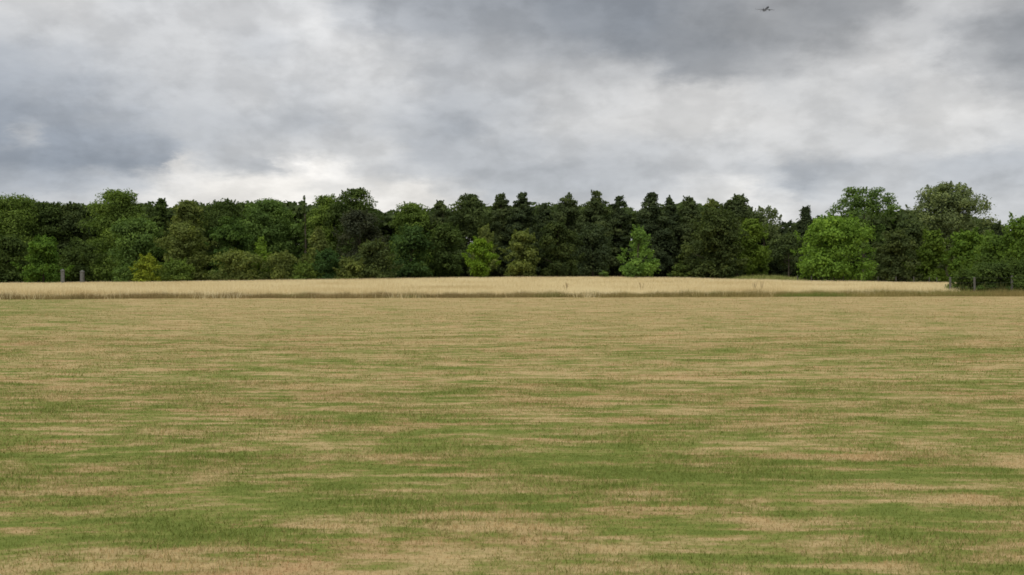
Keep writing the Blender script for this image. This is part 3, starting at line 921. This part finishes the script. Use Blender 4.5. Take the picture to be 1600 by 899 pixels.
SKY = {   # cloud brightness by elevation row (photo row) and azimuth (photo column); third number is blueness
    0: [(0, 205, .3), (100, 213, 0), (185, 178, .9), (250, 206, .4), (400, 212, .2), (480, 214, .2), (550, 182, .8), (600, 172, 1), (700, 165, 1.1), (800, 157, 1.1), (900, 148, 1.3), (1000, 147, 1.3), (1100, 152, .7), (1200, 159, .4), (1300, 152, .4), (1400, 150, .4), (1460, 166, .3), (1520, 190, .2), (1600, 196, .2)],
    40: [(0, 212, 0), (100, 215, 0), (200, 210, .3), (300, 211, .2), (400, 214, .2), (500, 224, 0), (560, 204, .6), (600, 184, .9), (700, 170, 1), (800, 165, 1), (900, 152, 1.2), (1000, 144, 1.3), (1100, 151, .7), (1200, 159, .4), (1300, 149, .5), (1390, 160, .3), (1450, 192, .1), (1500, 202, .1), (1600, 184, .3)],
    80: [(0, 203, .5), (100, 206, .3), (200, 208, .3), (300, 212, .2), (420, 204, .5), (500, 216, .1), (560, 219, 0), (620, 205, .3), (660, 196, .4), (720, 184, .6), (800, 178, .6), (900, 168, .7), (980, 148, 1.1), (1100, 147, .8), (1200, 156, .5), (1300, 168, .3), (1390, 198, 0), (1450, 196, .1), (1510, 172, .4), (1600, 152, .6)],
    120: [(0, 188, 1.2), (100, 194, .9), (200, 204, .5), (300, 206, .3), (400, 208, .3), (500, 212, .2), (600, 214, .1), (680, 192, .6), (750, 188, .4), (850, 192, .2), (950, 190, .2), (1010, 186, .2), (1060, 158, .7), (1130, 158, .5), (1200, 176, .3), (1290, 205, 0), (1400, 216, -.2), (1450, 206, 0), (1510, 178, .3), (1600, 156, .6)],
    160: [(0, 176, 1.5), (100, 181, 1.3), (200, 194, .8), (300, 203, .5), (400, 207, .3), (470, 204, .5), (540, 208, .2), (620, 204, .4), (690, 188, .8), (780, 192, .6), (880, 202, .1), (960, 208, 0), (1050, 210, -.2), (1120, 214, -.3), (1220, 206, 0), (1300, 207, -.1), (1400, 200, .1), (1450, 214, -.2), (1500, 212, -.1), (1550, 190, .2), (1600, 178, .4)],
    200: [(0, 163, 1.8), (100, 170, 1.6), (200, 183, 1.2), (300, 195, .7), (400, 194, .7), (480, 188, .8), (560, 198, .4), (640, 184, .8), (720, 176, 1.1), (800, 194, .5), (900, 209, 0), (1000, 211, -.2), (1100, 215, -.3), (1200, 213, -.2), (1300, 204, 0), (1400, 212, -.2), (1500, 219, -.3), (1600, 211, -.1)],
    240: [(0, 160, 2), (48, 184, .9), (90, 163, 2), (200, 170, 1.8), (260, 172, 1.6), (320, 192, .8), (400, 200, .5), (460, 206, .2), (530, 205, .2), (600, 206, .1), (680, 184, .9), (780, 187, .8), (880, 196, .5), (1000, 195, .5), (1100, 205, .2), (1200, 213, 0), (1300, 209, 0), (1400, 206, .1), (1500, 215, -.1), (1600, 207, .1)],
    268: [(0, 158, 2), (100, 157, 2.1), (200, 158, 2), (260, 166, 1.8), (295, 212, -.4), (330, 196, .5), (410, 190, .7), (445, 226, -.4), (480, 250, -.9), (520, 240, -.6), (570, 212, .1), (640, 200, .5), (740, 186, .9), (850, 183, .9), (1000, 189, .7), (1120, 202, .3), (1200, 195, .6), (1250, 183, 1.1), (1300, 188, .9), (1400, 198, .5), (1500, 190, .9), (1600, 186, 1)],
    296: [(0, 174, 1.6), (100, 178, 1.5), (200, 194, .9), (280, 228, -.5), (350, 238, -.9), (450, 240, -1), (510, 222, -.5), (570, 226, -.7), (640, 230, -.8), (700, 206, .1), (780, 188, .9), (900, 188, .9), (1020, 194, .7), (1080, 214, 0), (1150, 226, -.3), (1200, 204, .5), (1250, 180, 1.2), (1310, 196, .7), (1400, 198, .6), (1500, 190, .9), (1600, 192, .9)],
    330: [(0, 190, 1), (150, 205, .5), (300, 230, -.7), (500, 232, -.9), (650, 230, -.7), (800, 205, .4), (950, 205, .4), (1100, 224, -.1), (1200, 226, -.1), (1300, 210, .3), (1450, 200, .6), (1600, 202, .6)],
}


def lin(c):
    c = c / 255.0
    return ((c + .055) / 1.055) ** 2.4 if c > .04045 else c / 12.92


def el_of(v):
    return math.degrees(math.atan((HOR - v) / FPX))


AZ0, AZ1 = -27.5, 27.5
d = t.new('ShaderNodeTexCoord').outputs['Generated']
sp = t.new('ShaderNodeSeparateXYZ'); t.l.new(d, sp.inputs[0])
X_, Y_, Z_ = sp.outputs
az = t.math('MULTIPLY', t.math('ARCTAN2', X_, Y_), 57.29578)
hyp = t.math('SQRT', t.math('ADD', t.math('MULTIPLY', X_, X_), t.math('MULTIPLY', Y_, Y_)))
el = t.math('MULTIPLY', t.math('ARCTAN2', Z_, hyp), 57.29578)
# cloud-layer coordinates: a flat deck seen in perspective
zz = t.math('ADD', t.math('MAXIMUM', Z_, 0.), .26)
pl = t.new('ShaderNodeCombineXYZ')
t.l.new(t.math('DIVIDE', X_, zz), pl.inputs[0]); t.l.new(t.math('DIVIDE', Y_, zz), pl.inputs[1])
P_ = pl.outputs[0]
wa = t.noise(t.vscale(P_, 2.6, 2.6, 1), 1., 3, .5)
wb = t.noise(t.vscale(P_, 8.5, 8., 1, (5, 2, 0)), 1., 8, .68)
sa = t.new('ShaderNodeSeparateColor'); t.l.new(wa.outputs['Color'], sa.inputs[0])
sb = t.new('ShaderNodeSeparateColor'); t.l.new(wb.outputs['Color'], sb.inputs[0])


def warp(base, ca, ka, cb, kb):
    v = t.math('MULTIPLY_ADD', t.math('SUBTRACT', ca, .5), ka * .75, base)
    return t.math('MULTIPLY_ADD', t.math('SUBTRACT', cb, .5), kb * .8, v)


azw = warp(az, sa.outputs[0], 4.0, sb.outputs[0], 5.0)
elw = warp(el, sa.outputs[1], 1.2, sb.outputs[1], 1.9)
fa = t.maprange(azw, AZ0 - 8, AZ1 + 8)
rows = sorted(SKY, reverse=True)       # from the horizon up
cur = None
for k, v in enumerate(rows):
    stops = []
    for u, g, b in SKY[v]:
        a = math.degrees(math.atan((u - 800) / FPX))
        stops.append(((a - AZ0 + 8) / (AZ1 - AZ0 + 16), (lin(g - 4.6 * b), lin(g - .9 * b), lin(g + 4.4 * b))))
    cr = t.ramp(fa, stops, 'EASE')
    if cur is None:
        cur = cr
    else:
        cur = t.mix(t.maprange(elw, el_of(rows[k - 1]), el_of(v), 0, 1, 'SMOOTHSTEP'), cur, cr)
# fine cloud texture
f1 = t.noise(t.vscale(P_, 5.5, 5.5, 1, (1, 8, 0)), 1., 7, .58, .3).outputs[0]
gain = t.maprange(f1, .3, .7, .95, 1.06)
f2 = t.noise(t.vscale(P_, 18, 15, 1, (3, 1, 0)), 1., 5, .6, .2).outputs[0]
gain = t.math('MULTIPLY', gain, t.maprange(f2, .3, .7, .975, 1.025))
ae = t.new('ShaderNodeCombineXYZ')
t.l.new(t.math('MULTIPLY', az, .24), ae.inputs[0]); t.l.new(t.math('MULTIPLY', el, .40), ae.inputs[1])
f3 = t.noise(ae.outputs[0], 1.0, 8, .56, .1).outputs[0]
gain = t.math('MULTIPLY', gain, t.maprange(f3, .38, .58, .91, 1.065, 'SMOOTHSTEP'))
f4 = t.noise(t.vscale(ae.outputs[0], 2.3, 2.1, 1, (4, 4, 0)), 1.0, 5, .5, .1).outputs[0]
gain = t.math('MULTIPLY', gain, t.maprange(f4, .40, .60, .98, 1.018, 'SMOOTHSTEP'))
vm = t.new('ShaderNodeVectorMath', operation='SCALE')
t.l.new(cur, vm.inputs[0]); t.l.new(gain, vm.inputs['Scale'])
cl = vm.outputs[0]
# overcast deck: about three times brighter overhead than at the horizon
zen = t.mix(t.maprange(f1, .35, .65), (1.15, 1.18, 1.22), (1.5, 1.5, 1.49))
cl = t.mix(t.maprange(el, 18, 50, 0, 1, 'SMOOTHSTEP'), cl, zen)
bg2 = t.new('ShaderNodeBackground'); bg2.inputs[1].default_value = 1.0
t.l.new(cl, bg2.inputs[0])
mx = t.new('ShaderNodeMixShader'); mx.inputs[0].default_value = .96
t.l.new(bg1.outputs[0], mx.inputs[1]); t.l.new(bg2.outputs[0], mx.inputs[2])
t.l.new(mx.outputs[0], out.inputs[0])

ld = bpy.data.lights.new('sun', 'SUN')
ld.energy = 1.4
ld.angle = R(25)
ld.color = (1.0, .96, .90)
lo = bpy.data.objects.new('sun', ld)
COL.objects.link(lo)
from mathutils import Vector
sd = Vector((math.cos(R(SUN_EL)) * math.sin(R(SUN_AZ)), math.cos(R(SUN_EL)) * math.cos(R(SUN_AZ)), math.sin(R(SUN_EL))))
lo.rotation_euler = sd.to_track_quat('Z', 'Y').to_euler()

# ------------------------------------------------------------------ camera
cd = bpy.data.cameras.new('camera')
cd.sensor_width = 36
cd.lens = 36 * FPX / 1600
cd.clip_start = .1
cd.clip_end = 6000
co_ = bpy.data.objects.new('camera', cd)
COL.objects.link(co_)
co_.location = (0, 0, CAMZ)
co_.rotation_euler = (R(90) - math.atan((449.5 - HOR) / FPX), 0, 0)
sc.camera = co_

sc.view_settings.view_transform = 'Standard'
sc.view_settings.look = 'None'
sc.view_settings.exposure = 0
sc.view_settings.gamma = 1
sc.cycles.filter_width = 1.7
sc.cycles.max_bounces = 6
sc.cycles.diffuse_bounces = 3
sc.cycles.transmission_bounces = 3
